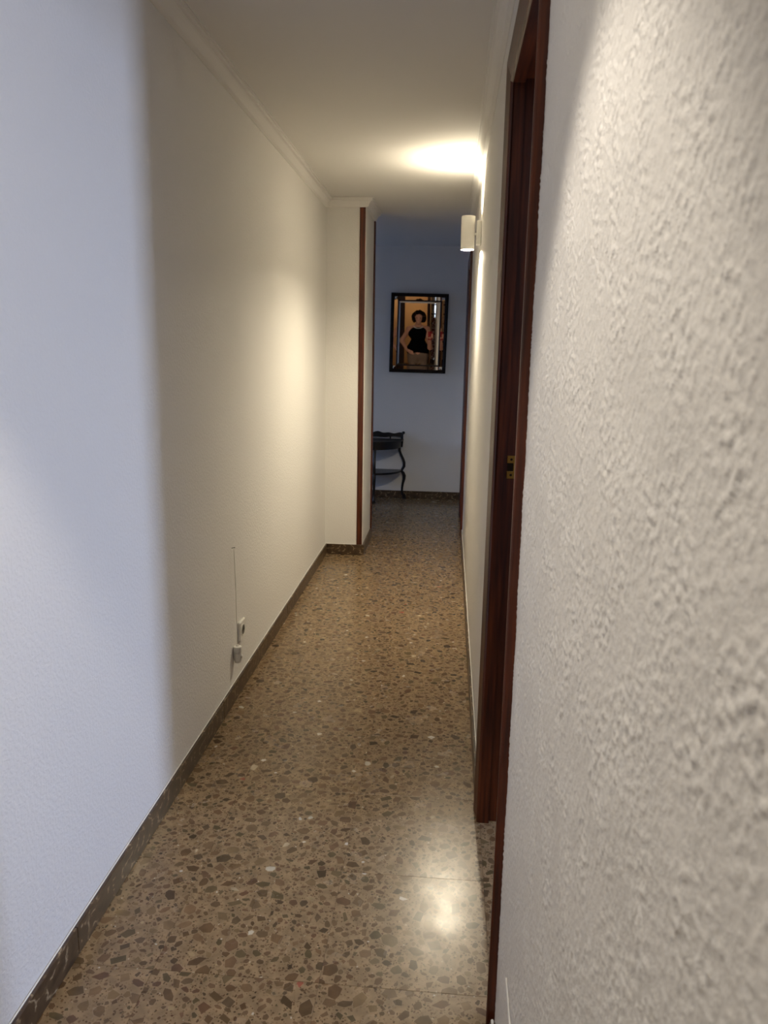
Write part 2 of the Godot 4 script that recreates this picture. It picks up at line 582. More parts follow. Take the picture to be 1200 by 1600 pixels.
	tube(st, [Vector3(XL, 0.0715, ZP + 0.003), Vector3(-0.592, 0.0715, ZP + 0.003)], [0.002, 0.002], 6)
	obj("paint_bead", st, "white_bead", bl)
	var br := setting(node("baseboard_right"), "brown veined marble skirting along the right wall", "baseboard")
	z = 0.9
	for e in [-0.15, -1.302]:
		slab(br, Vector3(XR - 0.012, 0, e + 0.0006), Vector3(XR + 0.004, 0.062, z - 0.0006))
		z = e
	z = -2.128
	for e in [-2.95, -4.10, -5.25, -5.615]:
		slab(br, Vector3(XR - 0.012, 0, e + 0.0006), Vector3(XR, 0.071, z - 0.0006))
		z = e
	st = begin()
	tube(st, [Vector3(XR - 0.003, 0.0715, -2.13), Vector3(XR - 0.003, 0.0715, -5.61)], [0.002, 0.002], 6)
	tube(st, [Vector3(XR - 0.006, 0.0635, -1.303), Vector3(XR - 0.006, 0.0635, 0.9)], [0.003, 0.003], 6)
	obj("paint_bead", st, "white_bead", br)
	var bb := setting(node("baseboard_back"), "brown veined marble skirting along the end wall", "baseboard")
	var x := XR - 0.001
	for e in [-0.34, -1.2, -2.2, -3.49]:
		slab(bb, Vector3(e + 0.0006, 0, ZE), Vector3(x - 0.0006, 0.071, ZE + 0.012))
		x = e

func slab(parent: Node3D, lo: Vector3, hi: Vector3) -> void:
	box("slab", lo, hi, "brown_marble", parent, 0.0015)

# worm-like relief plaster as real relief
func relief_panel(z0: float, z1: float, y0: float, y1: float) -> ArrayMesh:
	var a := FastNoiseLite.new()
	a.seed = 3
	a.noise_type = FastNoiseLite.TYPE_SIMPLEX_SMOOTH
	a.frequency = 125.0
	a.fractal_octaves = 3
	a.domain_warp_enabled = true
	a.domain_warp_amplitude = 0.005
	a.domain_warp_frequency = 70.0
	var b := FastNoiseLite.new()
	b.seed = 4
	b.noise_type = FastNoiseLite.TYPE_SIMPLEX
	b.frequency = 9.0
	b.fractal_octaves = 2
	var zs := PackedFloat32Array()
	var z := z0
	while z < z1:
		zs.append(z)
		z += 0.0023 if z < -0.22 else 0.03
	zs.append(z1)
	var ys := PackedFloat32Array()
	var y := y0
	while y < y1:
		ys.append(y)
		y += 0.0027 if y > 0.2 and y < 2.0 else 0.01
	ys.append(y1)
	var nz := zs.size()
	var ny := ys.size()
	var hgt := PackedFloat32Array()
	hgt.resize(nz * ny)
	for j in ny:
		for i in nz:
			var n := a.get_noise_2d(zs[i] * 0.6, ys[j])
			var worm := smoothstep(0.0, 0.36, n)
			hgt[j * nz + i] = 0.0012 * worm * (0.75 + 0.5 * b.get_noise_2d(zs[i], ys[j])) + 0.0009 * b.get_noise_2d(zs[i] * 0.6 + 40.0, ys[j] * 0.6)
	var verts := PackedVector3Array()
	var norms := PackedVector3Array()
	verts.resize(nz * ny)
	norms.resize(nz * ny)
	for j in ny:
		for i in nz:
			var k := j * nz + i
			verts[k] = Vector3(XR - hgt[k], ys[j], zs[i])
			var i0 := maxi(i - 1, 0)
			var i1 := mini(i + 1, nz - 1)
			var j0 := maxi(j - 1, 0)
			var j1 := mini(j + 1, ny - 1)
			var dz := (hgt[j * nz + i1] - hgt[j * nz + i0]) / (zs[i1] - zs[i0])
			var dy := (hgt[j1 * nz + i] - hgt[j0 * nz + i]) / (ys[j1] - ys[j0])
			norms[k] = Vector3(-1, -dy, -dz).normalized()
	var idx := PackedInt32Array()
	idx.resize((nz - 1) * (ny - 1) * 6)
	var w := 0
	for j in ny - 1:
		for i in nz - 1:
			var k := j * nz + i
			for q in [k, k + nz, k + 1, k + 1, k + nz, k + nz + 1]:
				idx[w] = q
				w += 1
	var arr := []
	arr.resize(Mesh.ARRAY_MAX)
	arr[Mesh.ARRAY_VERTEX] = verts
	arr[Mesh.ARRAY_NORMAL] = norms
	arr[Mesh.ARRAY_INDEX] = idx
	var m := ArrayMesh.new()
	m.add_surface_from_arrays(Mesh.PRIMITIVE_TRIANGLES, arr)
	return m

# ================================================================ doors and windows
# a door frame in the right wall: opening from z1 (near) to z0 (far)
func door_frame(root: Node3D, z0: float, z1: float, top: float) -> void:
	var prof := [Vector2(0.0, 0.0), Vector2(0.0, 0.004), Vector2(0.002, 0.007), Vector2(0.006, 0.010), Vector2(0.010, 0.010), Vector2(0.0135, 0.007), Vector2(0.0145, 0.002), Vector2(0.018, 0.002), Vector2(0.019, 0.008), Vector2(0.064, 0.017), Vector2(0.068, 0.0165), Vector2(0.070, 0.014), Vector2(0.070, 0.0)]
	var onto := func(p: Vector2, v: float) -> Vector3: return Vector3(XR - v, p.y, p.x)
	for part in [[Vector2(z0, 0), Vector2(z0, top)], [Vector2(z1, top), Vector2(z1, 0)]]:
		var st := begin()
		# mitred at the head: sweep the whole path, keep one leg
		var path: Array = [part[0], part[1]]
		sweep(st, path, prof, Vector2(0.03, -0.03), func(p: Vector2, v: float) -> Vector3:
			var q := p
			if q.y >= top - 0.0001:
				q.y += absf(q.x - (z0 if absf(part[0].x - z0) < 0.001 else z1))
			return Vector3(XR - v, q.y, q.x))
		obj("casing", st, "mahogany_upright", root)
	var sh := begin()
	sweep(sh, [Vector2(z0, top), Vector2(z1, top)], prof, Vector2(0.03, -0.03), func(p: Vector2, v: float) -> Vector3:
		var off := p.y - top
		return Vector3(XR - v, p.y, p.x + (-off if absf(p.x - z0) < 0.001 else off)))
	obj("head_casing", sh, "mahogany_lengthwise", root)
	# jambs: a stop towards the corridor and a rebate behind it
	for s in [[z0, -1.0], [z1, 1.0]]:
		var a: float = s[0]
		var d: float = s[1]
		var lo := minf(a, a + d * 0.034)
		var hi := maxf(a, a + d * 0.034)
		box("jamb_stop", Vector3(XR - 0.002, 0, lo), Vector3(XR + 0.026, top, hi), "mahogany_upright", root)
		lo = minf(a + d * 0.012, a + d * 0.034)
		hi = maxf(a + d * 0.012, a + d * 0.034)
		box("jamb", Vector3(XR + 0.018, 0, lo), Vector3(XR + WT + 0.004, top + 0.034, hi), "mahogany_upright", root, 0.001)
	box("head_stop", Vector3(XR - 0.002, top, z0 - 0.034), Vector3(XR + 0.026, top + 0.034, z1 + 0.034), "mahogany_lengthwise", root)
	box("head_jamb", Vector3(XR + 0.018, top + 0.012, z0 - 0.012), Vector3(XR + WT + 0.004, top + 0.034, z1 + 0.012), "mahogany_lengthwise", root, 0.001)

# brass keeper of the latch: a plate with a screw at each end and a hole between
func strike_plate(root: Node3D, z: float, y: float) -> void:
	var sp := node("strike_plate", root)
	var st := begin()
	cbox(st, Vector3(0.161, y - 0.031, z), Vector3(0.190, y - 0.011, z + 0.003), 0.0008)
	cbox(st, Vector3(0.161, y + 0.011, z), Vector3(0.190, y + 0.031, z + 0.003), 0.0008)
	cbox(st, Vector3(0.178, y - 0.012, z), Vector3(0.190, y + 0.012, z + 0.003), 0.0008)
	obj("plate", st, "brass", sp)
	box("latch_hole", Vector3(0.162, y - 0.0115, z - 0.001), Vector3(0.179, y + 0.0115, z + 0.0008), "brass_dark", sp)
	for s in [-1.0, 1.0]:
		st = begin()
		lathe(st, [Vector2(0.0034, 0.0), Vector2(0.0034, 0.0008), Vector2(0.0001, 0.0006)], Vector3(0.172, y + s * 0.021, z + 0.003), Vector3.BACK, 12)
		obj("screw", st, "brass_dark", sp)

func doors_and_windows() -> void:
	var d1 := setting(node("door_1"), "reddish mahogany door frame with an open doorway in the right wall", "doorway")
	door_frame(d1, -2.056, -1.385, 1.994)
	strike_plate(d1, -2.068, 1.055)
	# its leaf, folded back flat against the side room's wall
	var leaf := node("door_leaf", d1)
	box("leaf_board", Vector3(XR + WT + 0.012, 0.01, -1.365), Vector3(XR + WT + 0.047, 1.99, -0.685), "mahogany_upright", leaf, 0.002)
	for y in [[0.15, 0.9], [1.05, 1.85]]:
		box("leaf_panel", Vector3(XR + WT + 0.047, y[0], -1.25), Vector3(XR + WT + 0.053, y[1], -0.80), "mahogany_upright", leaf, 0.004)
	var d2 := setting(node("door_2"), "dark mahogany door frame beside the dim hall", "doorway")
	door_frame(d2, -6.35, -5.72, 1.994)
	# windows that let the daylight in
	window("window_1", "tall wooden casement window of the side room", Vector3(3.0, 0.28, -2.36), Vector3(3.12, 2.02, -1.80))
	window("window_2", "wooden casement window of the side hall", Vector3(-3.62, 0.72, -6.83), Vector3(-3.5, 1.98, -5.87))
	# rear doorway with the glazed door beside it (seen in the mirror)
	var d3 := setting(node("door_3"), "dark wood doorway with a glazed door at the corridor's rear", "doorway")
	box("casing", Vector3(-0.62, 0, 1.975), Vector3(-0.46, 2.14, 2.14), "mahogany_upright", d3, 0.003)
	box("casing", Vector3(0.0, 0, 1.975), Vector3(0.06, 2.14, 2.14), "mahogany_upright", d3, 0.003)
	box("casing", Vector3(0.70, 0, 1.975), Vector3(0.78, 2.14, 2.14), "mahogany_upright", d3, 0.003)
	box("head_casing", Vector3(-0.46, 2.07, 1.975), Vector3(0.70, 2.14, 2.14), "mahogany_crosswise", d3, 0.003)
	var gd := node("glazed_door", d3)
	box("lower_panel", Vector3(0.07, 0.0, 2.03), Vector3(0.70, 0.75, 2.07), "mahogany_upright", gd, 0.003)
	for k in 6:
		var x := 0.07 + 0.124 * k
		box("glazing_bar", Vector3(x, 0.75, 2.03), Vector3(x + 0.014, 2.07, 2.07), "mahogany_upright", gd, 0.002)
	for k in 8:
		var y := 0.75 + 0.185 * k
		box("glazing_bar", Vector3(0.084, y, 2.034), Vector3(0.69, y + 0.025, 2.066), "mahogany_crosswise", gd, 0.002)
	for j in 7:
		for k in 5:
			var at := Vector3(0.084 + 0.124 * k, 0.775 + 0.185 * j, 2.048)
			box("glass_pane", at, at + Vector3(0.110, 0.160, 0.004), "window_pane", gd)

func window(called: String, label: String, lo: Vector3, hi: Vector3) -> void:
	var w := setting(node(called), label, "window")
	var t := 0.05
	var xm := (lo.x + hi.x) / 2
	var a := Vector3(xm - 0.025, lo.y, lo.z)
	var b := Vector3(xm + 0.025, hi.y, hi.z)
	box("window_frame", a, Vector3(b.x, b.y, a.z + t), "mahogany_upright", w, 0.003)
	box("window_frame", Vector3(a.x, a.y, b.z - t), b, "mahogany_upright", w, 0.003)
	box("window_frame", Vector3(a.x, a.y, a.z + t), Vector3(b.x, a.y + t, b.z - t), "mahogany_lengthwise", w, 0.003)
	box("window_frame", Vector3(a.x, b.y - t, a.z + t), Vector3(b.x, b.y, b.z - t), "mahogany_lengthwise", w, 0.003)
	box("glass_pane", Vector3(xm - 0.002, a.y + t, a.z + t), Vector3(xm + 0.002, b.y - t, b.z - t), "window_pane", w)

# ================================================================ things
func wall_lamp(called: String, at: Vector3, label: String, energy: float) -> void:
	var l := node(called)
	l.position = at
	tag(l, label, "wall lamp")
	var r := 0.034
	var hh := 0.079
	var cx := -0.066
	box("back_plate", Vector3(-0.025, -0.055, -0.03), Vector3(-0.001, 0.055, 0.03), "white_lacquer", l, 0.0025)
	var st := begin()
	tube(st, [Vector3(-0.024, -0.006, 0), Vector3(cx + r - 0.002, -0.006, 0)], [0.006, 0.006], 12)
	obj("arm", st, "white_lacquer", l)
	st = begin()
	lathe(st, [Vector2(r - 0.003, -hh), Vector2(r - 0.0008, -hh), Vector2(r, -hh + 0.0012), Vector2(r, hh - 0.0012), Vector2(r - 0.0008, hh), Vector2(r - 0.003, hh), Vector2(r - 0.003, hh - 0.026), Vector2(0.0001, hh - 0.026)], Vector3(cx, 0, 0), Vector3.UP, 40)
	lathe(st, [Vector2(0.0001, -hh + 0.014), Vector2(r - 0.003, -hh + 0.014), Vector2(r - 0.003, -hh)], Vector3(cx, 0, 0), Vector3.UP, 40)
	obj("cylinder_shade", st, "white_lacquer", l)
	for s in [-1.0, 1.0]:
		st = begin()
		lathe(st, [Vector2(r - 0.005, 0), Vector2(r - 0.006, 0.004), Vector2(0.0001, 0.006)], Vector3(cx, s * (hh - (0.025 if s > 0.0 else 0.013)), 0), Vector3.UP * s, 28)
		obj("bulb_face", st, "lamp_glow", l)
		var al := AreaLight3D.new()
		al.name = "bulb_light"
		l.add_child(al, true)
		al.position = Vector3(cx, s * (hh - (0.016 if s > 0.0 else 0.0075)), 0)
		al.rotation.x = PI / 2 * s
		al.area_size = Vector2(0.044, 0.044)
		al.area_normalize_energy = true
		al.area_range = 20.0
		al.area_attenuation = 2.0
		al.light_color = LAMP_COLOR
		al.light_energy = energy * (0.19 if s > 0.0 else 0.78)
		al.shadow_enabled = true

# a recessed spotlight in the ceiling, above and in front of the camera
func ceiling_spot(at: Vector3) -> void:
	var l := node("ceiling_spotlight")
	l.position = at
	tag(l, "small round recessed spotlight in the corridor ceiling before the first doorway", "spotlight")
	var st := begin()
	lathe(st, [Vector2(0.045, 0.0), Vector2(0.044, -0.004), Vector2(0.034, -0.005), Vector2(0.030, -0.001)], Vector3.ZERO, Vector3.UP, 32)
	obj("trim_ring", st, "white_lacquer", l)
	st = begin()
	lathe(st, [Vector2(0.030, -0.001), Vector2(0.0001, -0.002)], Vector3.ZERO, Vector3.UP, 32)
	obj("bulb_face", st, "lamp_glow", l)
	var sp := SpotLight3D.new()
	sp.name = "spot_light"
	l.add_child(sp)
	sp.position = Vector3(0, -0.012, 0)
	sp.rotation.x = -PI / 2
	sp.spot_angle = 38.0
	sp.spot_angle_attenuation = 0.3
	sp.spot_range = 20.0
	sp.spot_attenuation = 2.0
	sp.light_size = 0.03
	sp.light_color = Color(1.0, 0.955, 0.885)
	sp.light_energy = 1.05
	sp.shadow_enabled = true
	# added light that lifts the near walls, set as wide spill of this bulb
	var al := AreaLight3D.new()
	al.name = "added_spill_light"
	l.add_child(al)
	al.position = Vector3(0, -0.008, 0)
	al.rotation.x = -PI / 2
	al.area_size = Vector2(0.054, 0.054)
	al.area_normalize_energy = true
	al.area_range = 20.0
	al.area_attenuation = 2.0
	al.light_color = Color(1.0, 0.955, 0.885)
	al.light_energy = 0.17
	al.shadow_enabled = true

func furniture() -> void:
	wall_lamp("wall_lamp", Vector3(XR, 1.936, -4.05), "white cylinder wall lamp between the two dark wood doorways", 2.95)
	ceiling_spot(Vector3(-0.29, H, -0.76))
	mirror()
	console_table()
	socket()
	cord_switch()
	# thin white cable along the near wall
	var st := begin()
	var pts := []
	var rad := []
	for k in 24:
		var t := k / 23.0
		pts.append(Vector3(XR - 0.0035, 0.318 - 0.002 * sin(t * 7.0) + (0.004 if k == 0 else 0.0), -1.128 + t * 1.6))
		rad.append(0.0016 if k < 2 else 0.0026)
	tube(st, pts, rad, 8)
	tag(obj("thin_cable", st, "white_bead"), "thin white cable running low along the coarse textured wall", "cable")
	# added lamp with no fitting seen, put in to light the tan room
	var cl := node("added_ceiling_lamp")
	cl.position = Vector3(-0.3, H, 2.75)
	tag(cl, "added small round glass ceiling lamp that lights the tan rear room", "ceiling lamp")
	st = begin()
	lathe(st, [Vector2(0.0001, 0), Vector2(0.07, 0), Vector2(0.07, -0.02), Vector2(0.0001, -0.02)], Vector3.ZERO, Vector3.UP, 24)
	obj("canopy", st, "white_lacquer", cl)
	st = begin()
	lathe(st, [Vector2(0.05, -0.02), Vector2(0.085, -0.05), Vector2(0.09, -0.09), Vector2(0.06, -0.13), Vector2(0.0001, -0.145)], Vector3.ZERO, Vector3.UP, 24)
	obj("glass_globe", st, "lamp_glow", cl)
	var om := OmniLight3D.new()
	om.name = "added_globe_light"
	cl.add_child(om)
	om.position = Vector3(0, -0.08, 0)
	om.light_size = 0.07
	om.light_color = LAMP_COLOR
	om.light_energy = 0.07
	om.omni_range = 15.0
	om.omni_attenuation = 2.0
	om.shadow_enabled = true
	# patterned cloth standing in for an unidentified pinkish patch in the mirror
	st = begin()
	var top := []
	for k in 41:
		top.append(Vector3(0.10 + 0.16 * k / 40.0, 0, 1.93 + 0.018 * sin(k * 0.95)))
	for k in 40:
		for o in [0.0, 0.003]:
			var a: Vector3 = top[k] + Vector3(0, 0, o)
			var b: Vector3 = top[k + 1] + Vector3(0, 0, o)
			face(st, [a + Vector3(0, 0.80, 0), b + Vector3(0, 0.80, 0), b + Vector3(0, 1.62, 0), a + Vector3(0, 1.62, 0)], Vector3(0, 0, 1 if o > 0 else -1))
	var cu := obj("stand_in_cloth", st, "printed_cloth")
	tag(cu, "narrow pink and white patterned cloth added as stand-in for an unclear mirrored patch", "stand_in_cloth")

func mirror() -> void:
	var w := 0.513
	var hh := 0.700
	var root := node("wall_mirror")
	# hangs from its top edge: leans and turns a little towards the corridor
	root.position = Vector3(-0.292, 1.522, ZE + 0.034)
	root.rotation = Vector3(deg_to_rad(1.4), deg_to_rad(1.55), deg_to_rad(-0.75))
	tag(root, "rectangular mirror in a dark wood frame hanging on the end wall", "mirror")
	var frame := [Vector2(-0.030, -0.016), Vector2(-0.030, 0.004), Vector2(-0.026, 0.012), Vector2(-0.014, 0.014), Vector2(-0.006, 0.008), Vector2(0.0, 0.006), Vector2(0.0, -0.016)]
	ring_frame(root, "frame_rail", w / 2 - 0.030, hh / 2 - 0.030, frame, "mirror_frame_wood")
	box("backing", Vector3(-w / 2 + 0.004, -hh / 2 + 0.004, -0.022), Vector3(w / 2 - 0.004, hh / 2 - 0.004, -0.016), "mirror_frame_wood", root)
	# outer strips of mirror with square corner pieces
	var xo := w / 2 - 0.030
	var yo := hh / 2 - 0.030
	var sw := 0.030
	for s in [-1.0, 1.0]:
		strip(root, "border_mirror", Vector3(s * (xo - sw), -(yo - sw), 0.0), Vector3(s * xo, yo - sw, 0.004), s, 0)
		strip(root, "border_mirror", Vector3(-(xo - sw), s * (yo - sw), 0.0), Vector3(xo - sw, s * yo, 0.004), s, 1)
		for t in [-1.0, 1.0]:
			var c := Vector3(s * (xo - sw / 2), t * (yo - sw / 2), 0.0)
			var st := begin()
			var q := sw / 2 - 0.001
			var apex := c + Vector3(0, 0, 0.0035)
			var cs := [c + Vector3(-q, -q, 0), c + Vector3(q, -q, 0), c + Vector3(q, q, 0), c + Vector3(-q, q, 0)]
			for k in 4:
				facing(st, [cs[k], cs[(k + 1) % 4], apex], c - Vector3(0, 0, 1))
			obj("corner_mirror", st, "mirror_glass", root)
	# dark bead round the middle pane
	var bead := [Vector2(-0.012, -0.004), Vector2(-0.012, 0.003), Vector2(-0.008, 0.0065), Vector2(-0.004, 0.0065), Vector2(0.0, 0.003), Vector2(0.0, -0.004)]
	ring_frame(root, "bead_rail", xo - sw - 0.012, yo - sw - 0.012, bead, "gilt_bead")
	# middle pane with a bevel all round
	var xi := xo - sw - 0.012
	var yi := yo - sw - 0.012
	var bv := 0.014
	var st := begin()
	var outer := [Vector3(-xi, -yi, -0.0006), Vector3(xi, -yi, -0.0006), Vector3(xi, yi, -0.0006), Vector3(-xi, yi, -0.0006)]
	var inner := [Vector3(-xi + bv, -yi + bv, 0), Vector3(xi - bv, -yi + bv, 0), Vector3(xi - bv, yi - bv, 0), Vector3(-xi + bv, yi - bv, 0)]
	face(st, inner, Vector3.BACK)
	obj("mirror_pane", st, "mirror_glass", root)
	for k in 4:
		st = begin()
		facing(st, [outer[k], outer[(k + 1) % 4], inner[(k + 1) % 4], inner[k]], Vector3(0, 0, -1))
		obj("bevel", st, "mirror_glass", root)

func strip(root: Node3D, called: String, a: Vector3, b: Vector3, s: float, axis: int) -> void:
	# a strip of mirror whose inner edge lies a little lower
	var st := begin()
	var lo := Vector3(minf(a.x, b.x), minf(a.y, b.y), 0)
	var hi := Vector3(maxf(a.x, b.x), maxf(a.y, b.y), 0)
	var dip := 0.0004
	var q := [lo, Vector3(hi.x, lo.y, 0), hi, Vector3(lo.x, hi.y, 0)]
	for k in 4:
		var outer: bool = (q[k].x * s > (lo.x + hi.x) / 2 * s) if axis == 0 else (q[k].y * s > (lo.y + hi.y) / 2 * s)
		q[k].z = dip if outer else 0.0
	facing(st, q, Vector3((lo.x + hi.x) / 2, (lo.y + hi.y) / 2, -1))
	obj(called, st, "mirror_glass", root)

# four mitred rails round an opening of half size x, y; profile u is negative outwards
func ring_frame(root: Node3D, called: String, x: float, y: float, prof: Array, mat: String) -> void:
	var c := [Vector2(-x, -y), Vector2(x, -y), Vector2(x, y), Vector2(-x, y)]
	for k in 4:
		var st := begin()
		var a: Vector2 = c[k]
		var b: Vector2 = c[(k + 1) % 4]
		for i in prof.size() - 1:
			var p: Vector2 = prof[i]
			var q: Vector2 = prof[i + 1]
			var quad := []
			for e in [[a, p], [b, p], [b, q], [a, q]]:
				var at: Vector2 = e[0] + Vector2(signf(e[0].x), signf(e[0].y)) * -e[1].x
				quad.append(Vector3(at.x, at.y, e[1].y))
			var m: Vector2 = (a + b) / 2 * 1.04
			facing(st, quad, Vector3(m.x, m.y, -0.01))
		obj(called, st, mat, root)

func console_table() -> void:
	var root := node("console_table")
	root.position = Vector3(-0.65, 0, ZE + 0.014)
	tag(root, "small black carved half-round console table with a lower shelf against end wall", "console table")
	var m := "ebony"
	# two rear legs bend sideways, the middle one forwards
	var curve := [[0.020, 0.262, 0.014], [0.034, 0.262, 0.016], [0.050, 0.248, 0.012], [0.075, 0.240, 0.010], [0.110, 0.241, 0.0105], [0.150, 0.247, 0.012], [0.190, 0.257, 0.0145], [0.220, 0.258, 0.016], [0.245, 0.248, 0.015], [0.265, 0.232, 0.012], [0.285, 0.240, 0.013], [0.310, 0.254, 0.014], [0.345, 0.254, 0.014], [0.380, 0.242, 0.0125], [0.420, 0.222, 0.012], [0.455, 0.208, 0.0125], [0.490, 0.206, 0.014], [0.52, 0.214, 0.015]]
	for s in [-1.0, 1.0]:
		var pts := []
		var rad := []
		for c in curve:
			pts.append(Vector3(s * c[1], c[0], 0.022))
			rad.append(c[2])
		var st := begin()
		tube(st, pts, rad, 10)
		cbox(st, Vector3(s * 0.262 - 0.018, 0, 0.006), Vector3(s * 0.262 + 0.018, 0.022, 0.040), 0.006)
		obj("leg", st, m, root)
		st = begin()
		tube(st, [Vector3(s * 0.222, 0.49, 0.018), Vector3(s * 0.228, 0.54, 0.018), Vector3(s * 0.230, 0.60, 0.018), Vector3(s * 0.236, 0.618, 0.018)], [0.016, 0.014, 0.011, 0.011], 10)
		lathe(st, [Vector2(0.0001, -0.013), Vector2(0.009, -0.011), Vector2(0.014, -0.004), Vector2(0.014, 0.004), Vector2(0.009, 0.011), Vector2(0.0001, 0.013)], Vector3(s * 0.242, 0.622, 0.018), Vector3.UP, 14)
		obj("post", st, m, root)
	var fp := []
	var fr := []
	for c in curve:
		fp.append(Vector3(0, c[0], 0.10 + c[1] * 0.80))
		fr.append(c[2])
	var sf := begin()
	tube(sf, fp, fr, 10)
	cbox(sf, Vector3(-0.018, 0, 0.292), Vector3(0.018, 0.022, 0.326), 0.006)
	obj("leg", sf, m, root)
	var half := func(a: float, b: float) -> Array:
		var poly := []
		for k in 25:
			var t := PI * k / 24.0
			poly.append(Vector2(a * cos(t), b * sin(t) + 0.004))
		return poly
	var st2 := begin()
	prism(st2, half.call(0.225, 0.285), 0.487, 0.548)
	obj("apron", st2, m, root)
	st2 = begin()
	prism(st2, half.call(0.244, 0.305), 0.5482, 0.560)
	prism(st2, half.call(0.238, 0.298), 0.560, 0.564)
	obj("table_top", st2, m, root)
	st2 = begin()
	prism(st2, half.call(0.232, 0.285), 0.262, 0.276)
	prism(st2, half.call(0.226, 0.278), 0.257, 0.262)
	obj("shelf", st2, m, root)
	# drawer front bowed like the apron, with its knob
	st2 = begin()
	var arc := []
	for k in 15:
		var t := PI * (0.30 + 0.40 * k / 14.0)
		arc.append(Vector2(0.229 * cos(t), 0.290 * sin(t) + 0.004))
	for k in range(14, -1, -1):
		var t := PI * (0.30 + 0.40 * k / 14.0)
		arc.append(Vector2(0.2255 * cos(t), 0.2855 * sin(t) + 0.004))
	for k in 14:
		var a: Vector2 = arc[k]
		var b: Vector2 = arc[k + 1]
		facing(st2, [Vector3(a.x, 0.494, a.y), Vector3(b.x, 0.494, b.y), Vector3(b.x, 0.540, b.y), Vector3(a.x, 0.540, a.y)], Vector3(0, 0.53, 0))
	var dr := obj("drawer_front", st2, m, root)
	st2 = begin()
	lathe(st2, [Vector2(0.004, 0), Vector2(0.004, 0.008), Vector2(0.009, 0.013), Vector2(0.007, 0.018), Vector2(0.0001, 0.020)], Vector3(0, 0.517, 0.293), Vector3.BACK, 14)
	obj("knob", st2, "brass_dark", dr)
	# carved gallery rail along the back, standing clear of the top
	st2 = begin()
	var prev := []
	for k in 61:
		var t := k / 60.0 * 2.0 - 1.0
		var x := t * 0.228
		var hi := 0.617 + 0.011 * exp(-pow(t / 0.28, 2)) + 0.004 * cos(t * 14.0) + 0.006 * pow(absf(t), 6)
		var lo := 0.586 - 0.008 * exp(-pow(t / 0.42, 2)) + 0.003 * cos(t * 9.0) - 0.010 * pow(absf(t), 8)
		var now := [Vector3(x, lo, 0.010), Vector3(x, hi, 0.010), Vector3(x, hi, 0.026), Vector3(x, lo, 0.026)]
		if prev.size():
			for e in 4:
				facing(st2, [prev[e], prev[(e + 1) % 4], now[(e + 1) % 4], now[e]], Vector3(x, (lo + hi) / 2, 0.018))
		else:
			facing(st2, now, Vector3(0, 0.6, 0.018))
		prev = now
	facing(st2, prev, Vector3(0, 0.6, 0.018))
	obj("gallery_rail", st2, m, root)
	for x in [-0.12, 0.12]:
		st2 = begin()
		tube(st2, [Vector3(x, 0.560, 0.018), Vector3(x, 0.600, 0.018)], [0.006, 0.006], 8)
		obj("rail_spindle", st2, m, root)

func socket() -> void:
	var root := node("wall_socket")
	root.position = Vector3(XL, 0.250, -2.885)
	tag(root, "white square power socket low on the left wall", "power socket")
	var st := begin()
	var c := Vector3(0, 0, 0)
	cbox(st, c + Vector3(0.0, -0.040, -0.040), c + Vector3(0.012, 0.040, 0.040), 0.004)
	obj("cover_plate", st, "white_plastic", root)
	st = begin()
	lathe(st, [Vector2(0.0235, 0.0), Vector2(0.0235, 0.002), Vector2(0.021, 0.002), Vector2(0.020, 0.0)], Vector3(0.012, 0, 0), Vector3.RIGHT, 28)
	obj("ring", st, "white_plastic", root)
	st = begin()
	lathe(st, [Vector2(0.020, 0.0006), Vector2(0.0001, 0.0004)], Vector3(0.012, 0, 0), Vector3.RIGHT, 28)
	obj("recess_shade", st, "recess_shade_grey", root)  # flat disc, its grey stands for the shade inside the plug recess
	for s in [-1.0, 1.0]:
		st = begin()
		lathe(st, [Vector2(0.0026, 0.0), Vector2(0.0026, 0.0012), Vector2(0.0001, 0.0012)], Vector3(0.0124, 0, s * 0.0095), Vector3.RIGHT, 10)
		obj("pin_hole_shade", st, "black_iron", root)  # black discs in place of the dark inside the holes

